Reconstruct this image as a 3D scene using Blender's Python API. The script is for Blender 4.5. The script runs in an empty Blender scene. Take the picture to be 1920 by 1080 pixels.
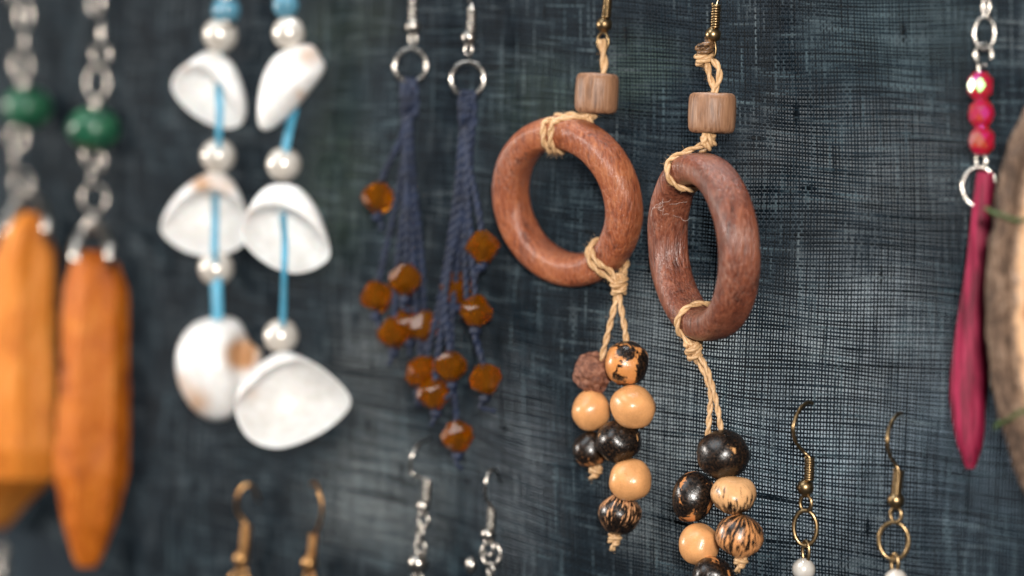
import bpy, math, random
import numpy as np
from mathutils import Vector, Matrix, Quaternion, noise

random.seed(7)
rng = np.random.default_rng(7)
sc = bpy.context.scene
col = sc.collection
rad = math.radians

# ------------------------------------------------------------------ camera
YAW = rad(40)                       # the cloth is seen at an angle; its right side is nearer
DIST = 0.45                         # metres to the cloth at the sharpest strip
PXM = 0.0001                        # metres per photograph pixel at that distance
FWD = Vector((-math.sin(YAW), math.cos(YAW), 0))
RGT = Vector((math.cos(YAW), math.sin(YAW), 0))
UPV = Vector((0, 0, 1))
TOC = -FWD
CAM = -FWD * DIST - RGT * (1300 - 960) * PXM
cam_data = bpy.data.cameras.new('camera')
cam = bpy.data.objects.new('camera', cam_data)
col.objects.link(cam)
cam.location = CAM
cam.rotation_euler = (rad(90), 0, YAW)
cam_data.sensor_width = 36
cam_data.lens = 36 * DIST / (1920 * PXM)
cam_data.clip_start = 0.01
cam_data.clip_end = 50
cam_data.dof.use_dof = True
cam_data.dof.focus_distance = 0.440
cam_data.dof.aperture_fstop = 7.0
cam_data.dof.aperture_blades = 0
sc.camera = cam

# ------------------------------------------------------------------ light
w = bpy.data.worlds.new('World')
sc.world = w
w.use_nodes = True
w.node_tree.nodes['Background'].inputs[0].default_value = (0.80, 0.88, 1.0, 1)
w.node_tree.nodes['Background'].inputs[1].default_value = 0.06


def area_lamp(name, loc, target, size, power, color, shape='DISK'):
    d = bpy.data.lights.new(name, 'AREA')
    d.shape = shape
    d.size = size
    d.energy = power
    d.color = color
    o = bpy.data.objects.new(name, d)
    col.objects.link(o)
    o.location = loc
    o.rotation_euler = (Vector(target) - Vector(loc)).to_track_quat('-Z', 'Y').to_euler()
    return o


MID = Vector((-0.05, 0, 0))
area_lamp('flash_lamp', CAM + TOC * 0.25 + UPV * 0.10 + RGT * 0.02, MID, 0.08, 6.9, (1.0, 0.95, 0.89))
area_lamp('side_window_lamp', MID + Vector((-0.50, -0.36, 0.10)), MID, 0.13, 3.0, (1.0, 0.93, 0.86))
area_lamp('added_front_lamp', MID + Vector((-0.15, -0.55, 0.60)), MID, 0.5, 2.6, (0.90, 0.96, 1.0))  # added large soft source, gives glass and metal something to reflect
area_lamp('added_board_lamp', (-0.02, 0.055, 0.36), (0.0, 0.17, -0.06), 0.14, 2.8, (0.93, 0.97, 1.0))  # added lamp that brightens the board behind the weave

sc.view_settings.view_transform = 'Standard'
sc.view_settings.look = 'None'
sc.view_settings.exposure = 0.0
sc.view_settings.gamma = 1.0
sc.cycles.use_denoising = True
sc.cycles.sample_clamp_indirect = 6.0
sc.cycles.max_bounces = 10


# ------------------------------------------------------------------ helpers
def bend(x):
    """the cloth curves away to the back at its left end"""
    return 1.3 * np.minimum(x + 0.08, 0.0) ** 2


def P(px, py, off=0.0):
    """the point seen at a photograph pixel, `off` millimetres in front of the cloth"""
    d = FWD + RGT * ((px - 960) * PXM / DIST) + UPV * ((540 - py) * PXM / DIST)
    t = (-off * 0.001 - CAM.y) / d.y
    for _ in range(12):
        t = (bend(CAM.x + d.x * t) - off * 0.001 - CAM.y) / d.y
    return CAM + d * t


def S(px, p):
    return px * PXM * (Vector(p) - CAM).dot(FWD) / DIST


def cv(a, b, c):
    return RGT * a + UPV * b + TOC * c


def facing(az, el=0.0):
    """unit normal turned az degrees to the left of the camera and el degrees up"""
    a, e = rad(az), rad(el)
    return cv(-math.sin(a) * math.cos(e), math.sin(e), math.cos(a) * math.cos(e)).normalized()


def catmull(pts, n, closed=False):
    p = [Vector(q) for q in pts]
    m = len(p)
    out = []
    segs = m if closed else m - 1
    per = max(2, n // segs)
    for i in range(segs):
        if closed:
            a, b, c, d = p[(i - 1) % m], p[i], p[(i + 1) % m], p[(i + 2) % m]
        else:
            b, c = p[i], p[i + 1]
            a = p[i - 1] if i > 0 else b * 2 - c
            d = p[i + 2] if i + 2 < m else c * 2 - b
        for k in range(per):
            t = k / per
            out.append(0.5 * ((2 * b) + (c - a) * t + (2 * a - 5 * b + 4 * c - d) * t * t + (3 * b - a - 3 * c + d) * t ** 3))
    if not closed:
        out.append(p[-1].copy())
    return out


def even(pts, step):
    """resample a polyline at about equal steps"""
    L = [0.0]
    for a, b in zip(pts[:-1], pts[1:]):
        L.append(L[-1] + (b - a).length)
    n = max(3, int(L[-1] / step) + 1)
    out, j = [], 0
    for k in range(n):
        s = L[-1] * k / (n - 1)
        while j < len(L) - 2 and L[j + 1] < s:
            j += 1
        d = L[j + 1] - L[j]
        out.append(pts[j].lerp(pts[j + 1], 0 if d == 0 else (s - L[j]) / d))
    return out


def frames(pts, closed=False):
    n = len(pts)
    T = []
    for i in range(n):
        a = pts[(i - 1) % n] if closed or i > 0 else pts[0]
        b = pts[(i + 1) % n] if closed or i < n - 1 else pts[-1]
        t = (b - a)
        T.append(t.normalized() if t.length > 1e-12 else Vector((0, 0, 1)))
    ref = Vector((0, -1, 0)) if abs(T[0].y) < 0.8 else Vector((1, 0, 0))
    u = (ref - T[0] * ref.dot(T[0])).normalized()
    out = []
    for t in T:
        u = u - t * u.dot(t)
        u = u.normalized() if u.length > 1e-9 else t.orthogonal().normalized()
        out.append((t, u, t.cross(u)))
    return out


class M:
    """collects geometry in world coordinates"""
    def __init__(self):
        self.v, self.f, self.uv = [], [], []

    def tube(self, pts, r, sides=10, closed=False, radii=None, caps=True, flat=1.0):
        pts = [Vector(p) for p in pts]
        fr = frames(pts, closed)
        b0 = len(self.v)
        n = len(pts)
        for i, (p, (t, u, w_)) in enumerate(zip(pts, fr)):
            rr = radii[i] if radii else r
            for k in range(sides):
                a = 2 * math.pi * k / sides
                self.v.append(p + u * (math.cos(a) * rr * flat) + w_ * (math.sin(a) * rr))
        for i in range(n if closed else n - 1):
            j = (i + 1) % n
            for k in range(sides):
                l = (k + 1) % sides
                self.f.append((b0 + i * sides + k, b0 + i * sides + l, b0 + j * sides + l, b0 + j * sides + k))
        if caps and not closed:
            self.f.append(tuple(b0 + k for k in range(sides))[::-1])
            self.f.append(tuple(b0 + (n - 1) * sides + k for k in range(sides)))
        return self

    def rope(self, pts, r, plies=2, pitch=None, sides=7, phase=0.0):
        """a twisted cord: plies wound round the path"""
        pitch = pitch or r * 9
        pr = r * (0.62 if plies == 2 else 0.55)
        orad = r - pr
        pts = even([Vector(p) for p in pts], pitch / 9)
        fr = frames(pts)
        L = 0.0
        ph = []
        for i, p in enumerate(pts):
            if i:
                L += (p - pts[i - 1]).length
            ph.append(2 * math.pi * L / pitch + phase)
        for q in range(plies):
            path = [p + u * (math.cos(a + 2 * math.pi * q / plies) * orad * 1.25) + w_ * (math.sin(a + 2 * math.pi * q / plies) * orad * 1.25)
                    for p, (t, u, w_), a in zip(pts, fr, ph)]
            self.tube(path, pr, sides)
        return self

    def ball(self, c, r, seg=20, rings=12, scale=(1, 1, 1), lump=0.0, lscale=1.0, seed=0):
        c = Vector(c)
        b0 = len(self.v)
        for i in range(rings + 1):
            th = math.pi * i / rings
            for k in range(seg):
                a = 2 * math.pi * k / seg
                d = Vector((math.sin(th) * math.cos(a), math.sin(th) * math.sin(a), math.cos(th)))
                g = 1.0 + (lump * noise.noise(d * lscale + Vector((seed * 3.7, seed, 0))) if lump else 0)
                self.v.append(c + Vector((d.x * scale[0], d.y * scale[1], d.z * scale[2])) * (r * g))
        for i in range(rings):
            for k in range(seg):
                l = (k + 1) % seg
                self.f.append((b0 + i * seg + k, b0 + (i + 1) * seg + k, b0 + (i + 1) * seg + l, b0 + i * seg + l))
        return self


ORIGIN = {}


def link_mesh(name, m, mat, parent=None, origin=None, smooth=True, rot=None, local=False, tone=None):
    o_w = Vector(origin) if origin is not None else (ORIGIN[parent.name] if parent else Vector((0, 0, 0)))
    me = bpy.data.meshes.new(name)
    vs = m.v if local else [v - o_w for v in m.v]
    me.from_pydata([tuple(v) for v in vs], [], m.f)
    if smooth:
        me.polygons.foreach_set('use_smooth', [True] * len(me.polygons))
    if tone is not None:
        at = me.attributes.new('tone', 'FLOAT', 'POINT')
        at.data.foreach_set('value', tone)
    me.materials.append(mat)
    me.validate()
    me.update()
    o = bpy.data.objects.new(name, me)
    col.objects.link(o)
    if parent:
        o.parent = parent
        o.location = o_w - ORIGIN[parent.name]
    else:
        o.location = o_w
    if rot is not None:
        o.rotation_mode = 'QUATERNION'
        o.rotation_quaternion = rot
    ORIGIN[o.name] = o_w
    return o


def thing(name, label, loc, group=None, cat='earring'):
    o = bpy.data.objects.new(name, None)
    col.objects.link(o)
    o.empty_display_size = 0.005
    o.location = loc
    o['label'] = label
    o['category'] = cat
    if group:
        o['group'] = group
    ORIGIN[o.name] = Vector(loc)
    return o


# ------------------------------------------------------------------ materials
class NT:
    def __init__(self, name):
        self.m = bpy.data.materials.new(name)
        self.m.use_nodes = True
        self.t = self.m.node_tree
        self.b = self.t.nodes['Principled BSDF']

    def n(self, typ, ins=None, **attrs):
        nd = self.t.nodes.new(typ)
        for k, v in attrs.items():
            setattr(nd, k, v)
        for k, v in (ins or {}).items():
            self.put(nd.inputs[k], v)
        return nd

    def put(self, sock, v):
        if isinstance(v, bpy.types.NodeSocket):
            self.t.links.new(v, sock)
        elif isinstance(v, bpy.types.Node):
            self.t.links.new(v.outputs[0], sock)
        else:
            sock.default_value = v

    def set(self, **kw):
        for k, v in kw.items():
            self.put(self.b.inputs[k.replace('_', ' ')], v)
        return self

    def coords(self, scale=(1, 1, 1), out='Object', loc=(0, 0, 0)):
        tc = self.n('ShaderNodeTexCoord')
        mp = self.n('ShaderNodeMapping', {'Vector': tc.outputs[out], 'Scale': scale, 'Location': loc})
        return mp.outputs[0]

    def noise(self, vec, scale, detail=3, rough=0.55, dist=0.0):
        return self.n('ShaderNodeTexNoise', {'Vector': vec, 'Scale': scale, 'Detail': detail, 'Roughness': rough, 'Distortion': dist}).outputs[0]

    def ramp(self, fac, stops, interp='LINEAR'):
        r = self.n('ShaderNodeValToRGB', {'Fac': fac})
        r.color_ramp.interpolation = interp
        e = r.color_ramp.elements
        while len(e) < len(stops):
            e.new(0.5)
        for el, (p, c) in zip(e, stops):
            el.position = p
            el.color = (*c, 1) if len(c) == 3 else c
        return r.outputs[0]

    def mix(self, fac, a, b):
        return self.n('ShaderNodeMix', {0: fac, 6: a, 7: b}, data_type='RGBA').outputs[2]

    def math(self, op, a, b=0.0):
        return self.n('ShaderNodeMath', {0: a, 1: b}, operation=op).outputs[0]

    def bump(self, h, strength, dist):
        self.put(self.b.inputs['Normal'], self.n('ShaderNodeBump', {'Height': h, 'Strength': strength, 'Distance': dist}).outputs[0])


def g3(x):
    return (x, x, x)


def metal(name, c, rough, tarnish):
    k = NT(name)
    v = k.coords()
    n1 = k.noise(v, 900, 3)
    k.set(Metallic=1.0, Base_Color=k.ramp(n1, [(0.3, tarnish), (0.6, c)]), Roughness=k.ramp(n1, [(0.3, g3(rough + 0.15)), (0.65, g3(rough))]))
    return k.m


SILVER = metal('silver', (0.60, 0.56, 0.51), 0.20, (0.34, 0.31, 0.27))
BRONZE = metal('antique_bronze', (0.38, 0.26, 0.135), 0.28, (0.16, 0.105, 0.05))
GOLD = metal('copper_gold', (0.60, 0.34, 0.14), 0.30, (0.32, 0.16, 0.06))


def wood_ring(name, c0, c1, c2, haze_max):
    k = NT(name)
    fine = k.noise(k.coords((1, 1, 0.07)), 1700, 4, 0.7, 0.3)
    broad = k.noise(k.coords((1, 1, 0.35)), 140, 5, 0.62, 0.9)
    pores = k.noise(k.coords((1, 1, 0.10), loc=(3, 1, 0)), 2600, 3, 0.6)
    flecks = k.noise(k.coords((1, 1, 0.16), loc=(7, 2, 0)), 3600, 2, 0.5)
    mix = k.math('ADD', k.math('MULTIPLY', fine, 0.60), k.math('MULTIPLY', broad, 0.55))
    base = k.ramp(mix, [(0.43, c0), (0.56, c1), (0.70, c2)])
    base = k.mix(k.ramp(pores, [(0.55, g3(0)), (0.68, g3(0.45))]), base, (c0[0] * 0.5, c0[1] * 0.45, c0[2] * 0.45, 1))
    haze = k.noise(k.coords(), 95, 5, 0.65)
    df = k.math('MULTIPLY', k.ramp(haze, [(0.44, g3(0.05)), (0.66, g3(haze_max))]), k.ramp(flecks, [(0.50, g3(0.03)), (0.62, g3(1))]))
    base = k.mix(df, base, (0.46, 0.30, 0.23, 1))  # pale sheen painted into the wood colour, broken up into flecks
    k.set(Base_Color=base, Roughness=k.ramp(haze, [(0.3, g3(0.27)), (0.7, g3(0.44))]), Specular_IOR_Level=0.5)
    k.bump(k.math('ADD', k.math('ADD', fine, k.math('MULTIPLY', pores, -1.1)), k.math('MULTIPLY', broad, 1.0)), 0.8, 0.00030)
    return k.m


WOOD_A = wood_ring('orange_brown_wood', (0.085, 0.019, 0.008), (0.275, 0.072, 0.027), (0.420, 0.145, 0.060), 0.36)
WOOD_B = wood_ring('red_brown_wood', (0.055, 0.014, 0.008), (0.170, 0.046, 0.023), (0.290, 0.096, 0.050), 0.36)


def wood_bead():
    k = NT('tan_wood')
    n1 = k.noise(k.coords((1, 1, 0.10)), 1900, 4, 0.6)
    n2 = k.noise(k.coords((1, 1, 0.5)), 330, 3)
    c = k.ramp(n1, [(0.30, (0.085, 0.038, 0.020)), (0.50, (0.235, 0.115, 0.060)), (0.72, (0.36, 0.200, 0.115))])
    c = k.mix(k.ramp(n2, [(0.4, g3(0)), (0.7, g3(0.5))]), c, (0.36, 0.185, 0.100, 1))
    k.set(Base_Color=c, Roughness=0.46)
    k.bump(n1, 0.6, 0.0003)
    return k.m


WOODBEAD = wood_bead()


def cord_mat(name, c0, c1, rough=0.55, sheen=0.0):
    k = NT(name)
    n1 = k.noise(k.coords(), 2600, 3)
    n2 = k.noise(k.coords(), 260, 2)
    k.set(Base_Color=k.ramp(k.math('ADD', k.math('MULTIPLY', n1, 0.5), k.math('MULTIPLY', n2, 0.5)), [(0.38, c0), (0.62, c1)]), Roughness=rough, Sheen_Weight=sheen)
    k.bump(n1, 0.35, 0.0002)
    return k.m


CORD = cord_mat('waxed_beige_cord', (0.43, 0.245, 0.110), (0.66, 0.425, 0.225), 0.42)
NAVY = cord_mat('navy_cord', (0.0035, 0.007, 0.019), (0.014, 0.026, 0.066), 0.6, 0.0)
BLUE = cord_mat('sky_blue_cord', (0.045, 0.260, 0.400), (0.085, 0.360, 0.520), 0.5)
GREENCORD = cord_mat('green_thread', (0.03, 0.055, 0.010), (0.075, 0.12, 0.028), 0.6)
BURNT = cord_mat('burnt_cord', (0.02, 0.012, 0.008), (0.30, 0.15, 0.06), 0.4)
LINT = cord_mat('pale_lint', (0.55, 0.48, 0.44), (0.75, 0.70, 0.66), 0.8)


def pearl():
    k = NT('pearl')
    n1 = k.noise(k.coords(), 300, 2)
    k.set(Base_Color=k.ramp(n1, [(0.4, (0.62, 0.56, 0.49)), (0.65, (0.78, 0.74, 0.68))]), Roughness=0.24, Metallic=0.25, Coat_Weight=0.8, Coat_Roughness=0.08)
    return k.m


PEARL = pearl()


def shell_mat():
    k = NT('white_shell')
    at = k.n('ShaderNodeAttribute', attribute_name='tone')
    n1 = k.noise(k.coords(), 420, 4, 0.6)
    n2 = k.noise(k.coords((1, 1, 0.25)), 900, 3)
    base = k.ramp(n1, [(0.35, (0.70, 0.68, 0.655)), (0.65, (0.83, 0.825, 0.815))])
    tint = k.ramp(k.math('MULTIPLY', at.outputs['Fac'], k.math('ADD', 0.55, n1)), [(0.15, g3(0)), (0.8, g3(1))])
    base = k.mix(tint, base, (0.50, 0.27, 0.13, 1))
    k.set(Base_Color=base, Roughness=0.42, Coat_Weight=0.25, Coat_Roughness=0.25, Subsurface_Weight=0.12, Subsurface_Scale=0.002)
    k.bump(n2, 0.2, 0.0004)
    return k.m


SHELL = shell_mat()


def glass(name, c, trans, rough=0.05, film=0.0):
    k = NT(name)
    n1 = k.noise(k.coords(), 500, 2)
    k.set(Base_Color=k.mix(n1, (c[0] * 0.6, c[1] * 0.5, c[2] * 0.5, 1), (*c, 1)), Transmission_Weight=trans, Roughness=rough, IOR=1.58)
    if film:
        k.set(Thin_Film_Thickness=film, Thin_Film_IOR=1.9)
    return k.m


AMBER = glass('amber_glass', (1.0, 0.320, 0.004), 0.88, 0.0)
def red_glass():
    """red glass with a rainbow coating: the facets mirror the light in shifting colours"""
    k = NT('red_glass')
    k.set(Base_Color=(0.85, 0.008, 0.045, 1), Transmission_Weight=0.55, Roughness=0.05, IOR=1.58)
    ge = k.n('ShaderNodeNewGeometry')
    hue = k.noise(ge.outputs['Normal'], 1.7, 1)
    hs = k.n('ShaderNodeCombineColor', {0: k.math('ADD', k.math('MULTIPLY', hue, 1.3), -0.1), 1: 0.8, 2: 0.9}, mode='HSV')
    gl = k.n('ShaderNodeBsdfGlossy', {'Color': hs.outputs[0], 'Roughness': 0.33})
    mx = k.n('ShaderNodeMixShader', {0: 0.20, 1: k.b.outputs[0], 2: gl.outputs[0]})
    k.t.links.new(mx.outputs[0], k.t.nodes['Material Output'].inputs[0])
    return k.m


REDGLASS = red_glass()
BLUEGLASS = glass('blue_glass', (0.16, 0.44, 0.60), 0.3, 0.08)


def green_stone():
    k = NT('green_stone')
    n1 = k.noise(k.coords(), 380, 4, 0.6, 0.8)
    k.set(Base_Color=k.ramp(n1, [(0.35, (0.004, 0.022, 0.012)), (0.52, (0.008, 0.095, 0.048)), (0.68, (0.07, 0.20, 0.10))]), Roughness=0.35, Coat_Weight=0.4)
    return k.m


GREEN = green_stone()


def orange_stone(name, a, b, c):
    k = NT(name)
    n1 = k.noise(k.coords((1, 1, 0.55)), 110, 4, 0.6, 0.7)
    n2 = k.noise(k.coords(), 700, 3)
    k.set(Base_Color=k.ramp(k.math('ADD', k.math('MULTIPLY', n1, 0.8), k.math('MULTIPLY', n2, 0.2)), [(0.34, a), (0.5, b), (0.66, c)]),
          Roughness=0.6, Specular_IOR_Level=0.3, Subsurface_Weight=0.15, Subsurface_Scale=0.003, Subsurface_Radius=(1.0, 0.35, 0.1))
    k.bump(n1, 0.25, 0.002)
    return k.m


ORANGE_A = orange_stone('pale_orange_stone', (0.44, 0.115, 0.006), (0.64, 0.205, 0.020), (0.74, 0.285, 0.055))
ORANGE_B = orange_stone('deep_orange_stone', (0.25, 0.048, 0.002), (0.50, 0.125, 0.005), (0.62, 0.195, 0.022))


def magenta_mat():
    k = NT('magenta_dyed_wood')
    n1 = k.noise(k.coords((1, 1, 0.08)), 1300, 4, 0.6)
    n2 = k.noise(k.coords((1, 1, 0.4)), 130, 3)
    c = k.ramp(k.math('ADD', k.math('MULTIPLY', n1, 0.55), k.math('MULTIPLY', n2, 0.45)), [(0.38, (0.065, 0.001, 0.010)), (0.52, (0.235, 0.006, 0.038)), (0.66, (0.40, 0.028, 0.085))])
    k.set(Base_Color=c, Roughness=0.62, Specular_IOR_Level=0.3)
    k.bump(n1, 0.5, 0.0003)
    return k.m


MAGENTA = magenta_mat()


def seed_mat(name, kind, light=(0.66, 0.34, 0.135), dark=(0.006, 0.004, 0.003), amount=0.5, seed=0.0, bias=-20.0):
    """seeds: coordinates are in the bead's own space, its string hole along z, radius about 1"""
    k = NT(name)
    v = k.coords((240, 240, 240), loc=(seed, seed * 0.7, seed * 1.3))
    n0 = k.noise(v, 1.6, 4, 0.6)
    n3 = k.noise(v, 9, 3, 0.6)
    li = k.ramp(n0, [(0.3, tuple(x * 0.84 for x in light)), (0.7, tuple(min(1, x * 1.12) for x in light))])
    if kind == 'plain':
        n5 = k.noise(v, 2.3, 5, 0.7, 1.2)
        f = k.math('ADD', k.ramp(n3, [(0.60, g3(0)), (0.74, g3(0.30))]), k.ramp(n5, [(0.66, g3(0)), (0.70, g3(0.55))]))
    else:
        tc = k.n('ShaderNodeTexCoord').outputs['Object']
        sp = k.n('ShaderNodeSeparateXYZ', {0: tc})
        if kind == 'streak':
            flat = k.n('ShaderNodeCombineXYZ', {0: sp.outputs[0], 1: sp.outputs[1]})
            nm = k.n('ShaderNodeVectorMath', {0: flat.outputs[0]}, operation='NORMALIZE')
            nsp = k.n('ShaderNodeSeparateXYZ', {0: nm.outputs[0]})
            zz = k.math('ADD', k.math('MULTIPLY', sp.outputs[2], 55.0), seed)
            cc = k.n('ShaderNodeCombineXYZ', {0: nsp.outputs[0], 1: nsp.outputs[1], 2: zz})
            s = k.noise(cc.outputs[0], 8.5, 5, 0.62, 0.25)
            zb = k.math('MULTIPLY', sp.outputs[2], bias)
            s = k.math('ADD', s, zb)
            th = 1.0 - amount
            f = k.ramp(s, [(max(0, th - 0.02), g3(0)), (min(1, th + 0.03), g3(1))])
        else:
            s = k.noise(v, 0.85, 5, 0.58, 0.5)
            th = 1.0 - amount
            f = k.ramp(s, [(max(0, th - 0.015), g3(0)), (min(1, th + 0.02), g3(1))])
    dk = k.mix(k.ramp(n3, [(0.50, g3(0)), (0.72, g3(0.55))]), (*dark, 1), (0.10, 0.042, 0.015, 1))
    k.set(Base_Color=k.mix(f, li, dk) if kind != 'plain' else k.mix(f, li, (0.35, 0.15, 0.05, 1)),
          Roughness=k.ramp(n3, [(0.35, g3(0.24)), (0.7, g3(0.42))]), Coat_Weight=0.25, Coat_Roughness=0.2)
    k.bump(k.math('ADD', n3, k.math('MULTIPLY', n0, 0.8)), 0.16, 0.0005)
    return k.m


SEED_CREAM = seed_mat('cream_seed', 'plain', light=(0.70, 0.335, 0.130))
SEED_BLACK = seed_mat('black_seed', 'patch', amount=0.64, seed=1.0)
SEED_BLACKPATCH = seed_mat('black_and_tan_seed', 'patch', light=(0.62, 0.25, 0.075), amount=0.50, seed=4.6)
SEED_BLACKBAND = seed_mat('black_banded_seed', 'patch', light=(0.55, 0.22, 0.07), amount=0.56, seed=3.1)
SEED_DARK = seed_mat('dark_brown_seed', 'patch', light=(0.30, 0.125, 0.045), amount=0.585, seed=8.2)
SEED_STRIPE = seed_mat('dark_striped_seed', 'streak', light=(0.66, 0.33, 0.16), amount=0.56, seed=2.0)
SEED_STRIPE_LIGHT = seed_mat('tan_striped_seed', 'streak', light=(0.70, 0.38, 0.17), amount=0.475, seed=5.0, bias=-34.0)
SEED_STRIPE_MID = seed_mat('brown_striped_seed', 'streak', light=(0.62, 0.27, 0.10), amount=0.49, seed=9.0, bias=-16.0)


def rough_seed():
    k = NT('rough_brown_seed')
    n1 = k.noise(k.coords(), 900, 5, 0.65)
    k.set(Base_Color=k.ramp(n1, [(0.35, (0.07, 0.024, 0.014)), (0.52, (0.22, 0.082, 0.045)), (0.70, (0.38, 0.185, 0.115))]), Roughness=0.6)
    k.bump(n1, 0.8, 0.0009)
    return k.m


SEED_ROUGH = rough_seed()


def bark_mats():
    k = NT('grey_brown_bark')
    n1 = k.noise(k.coords((1, 1, 0.6)), 330, 5, 0.65, 0.6)
    n2 = k.noise(k.coords((1, 1, 0.4)), 1600, 4, 0.65)
    m = k.math('ADD', k.math('MULTIPLY', n1, 0.6), k.math('MULTIPLY', n2, 0.4))
    k.set(Base_Color=k.ramp(m, [(0.40, (0.04, 0.021, 0.012)), (0.49, (0.13, 0.075, 0.045)), (0.56, (0.23, 0.140, 0.088)), (0.66, (0.46, 0.33, 0.24))]), Roughness=0.75)
    k.bump(m, 1.0, 0.003)
    q = NT('cut_husk_face')
    at = q.n('ShaderNodeAttribute', attribute_name='tone')
    a1 = q.noise(q.coords((1, 1, 0.55)), 260, 4, 0.6, 1.2)
    a2 = q.noise(q.coords(), 1500, 3)
    edge = q.math('ADD', at.outputs['Fac'], q.math('MULTIPLY', q.math('SUBTRACT', a1, 0.5), 0.30))
    c = q.ramp(edge, [(0.0, (0.34, 0.15, 0.06)), (0.55, (0.46, 0.21, 0.085)), (0.66, (0.20, 0.065, 0.022)), (0.76, (0.36, 0.125, 0.042)), (0.82, (0.66, 0.40, 0.21)), (0.88, (0.58, 0.33, 0.17)), (0.94, (0.17, 0.10, 0.06))])
    c = q.mix(q.ramp(a2, [(0.45, g3(0)), (0.7, g3(0.5))]), c, (0.62, 0.40, 0.25, 1))
    q.set(Base_Color=c, Roughness=0.55)
    q.bump(a1, 0.6, 0.002)
    return k.m, q.m


BARK, HUSK = bark_mats()

# ------------------------------------------------------------------ the cloth: a real open weave of single threads
PITCH = 0.00066


def cloth_fields(X, Z):
    """draped surface: depth of the cloth at (X, Z)"""
    return bend(X) + (0.0011 * np.sin(X * 55 + 0.6 + 9 * Z) + 0.0007 * np.sin(X * 120 + 2.0 - 16 * Z) + 0.0005 * np.sin(Z * 70 + X * 30))


def sag(X, Z):
    return (-0.105 * X - 0.0012 * np.sin(X * 38 + 1.2) + 0.0016 * np.sin(X * 22 + Z * 30) + 0.0003 * np.sin(X * 160 + Z * 210))


def smooth_noise(n, k, r):
    a = r.normal(size=n + 2 * k)
    ker = np.hanning(2 * k + 1)
    ker /= math.sqrt((ker ** 2).sum())
    return np.convolve(a, ker, 'valid')[:n]


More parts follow.
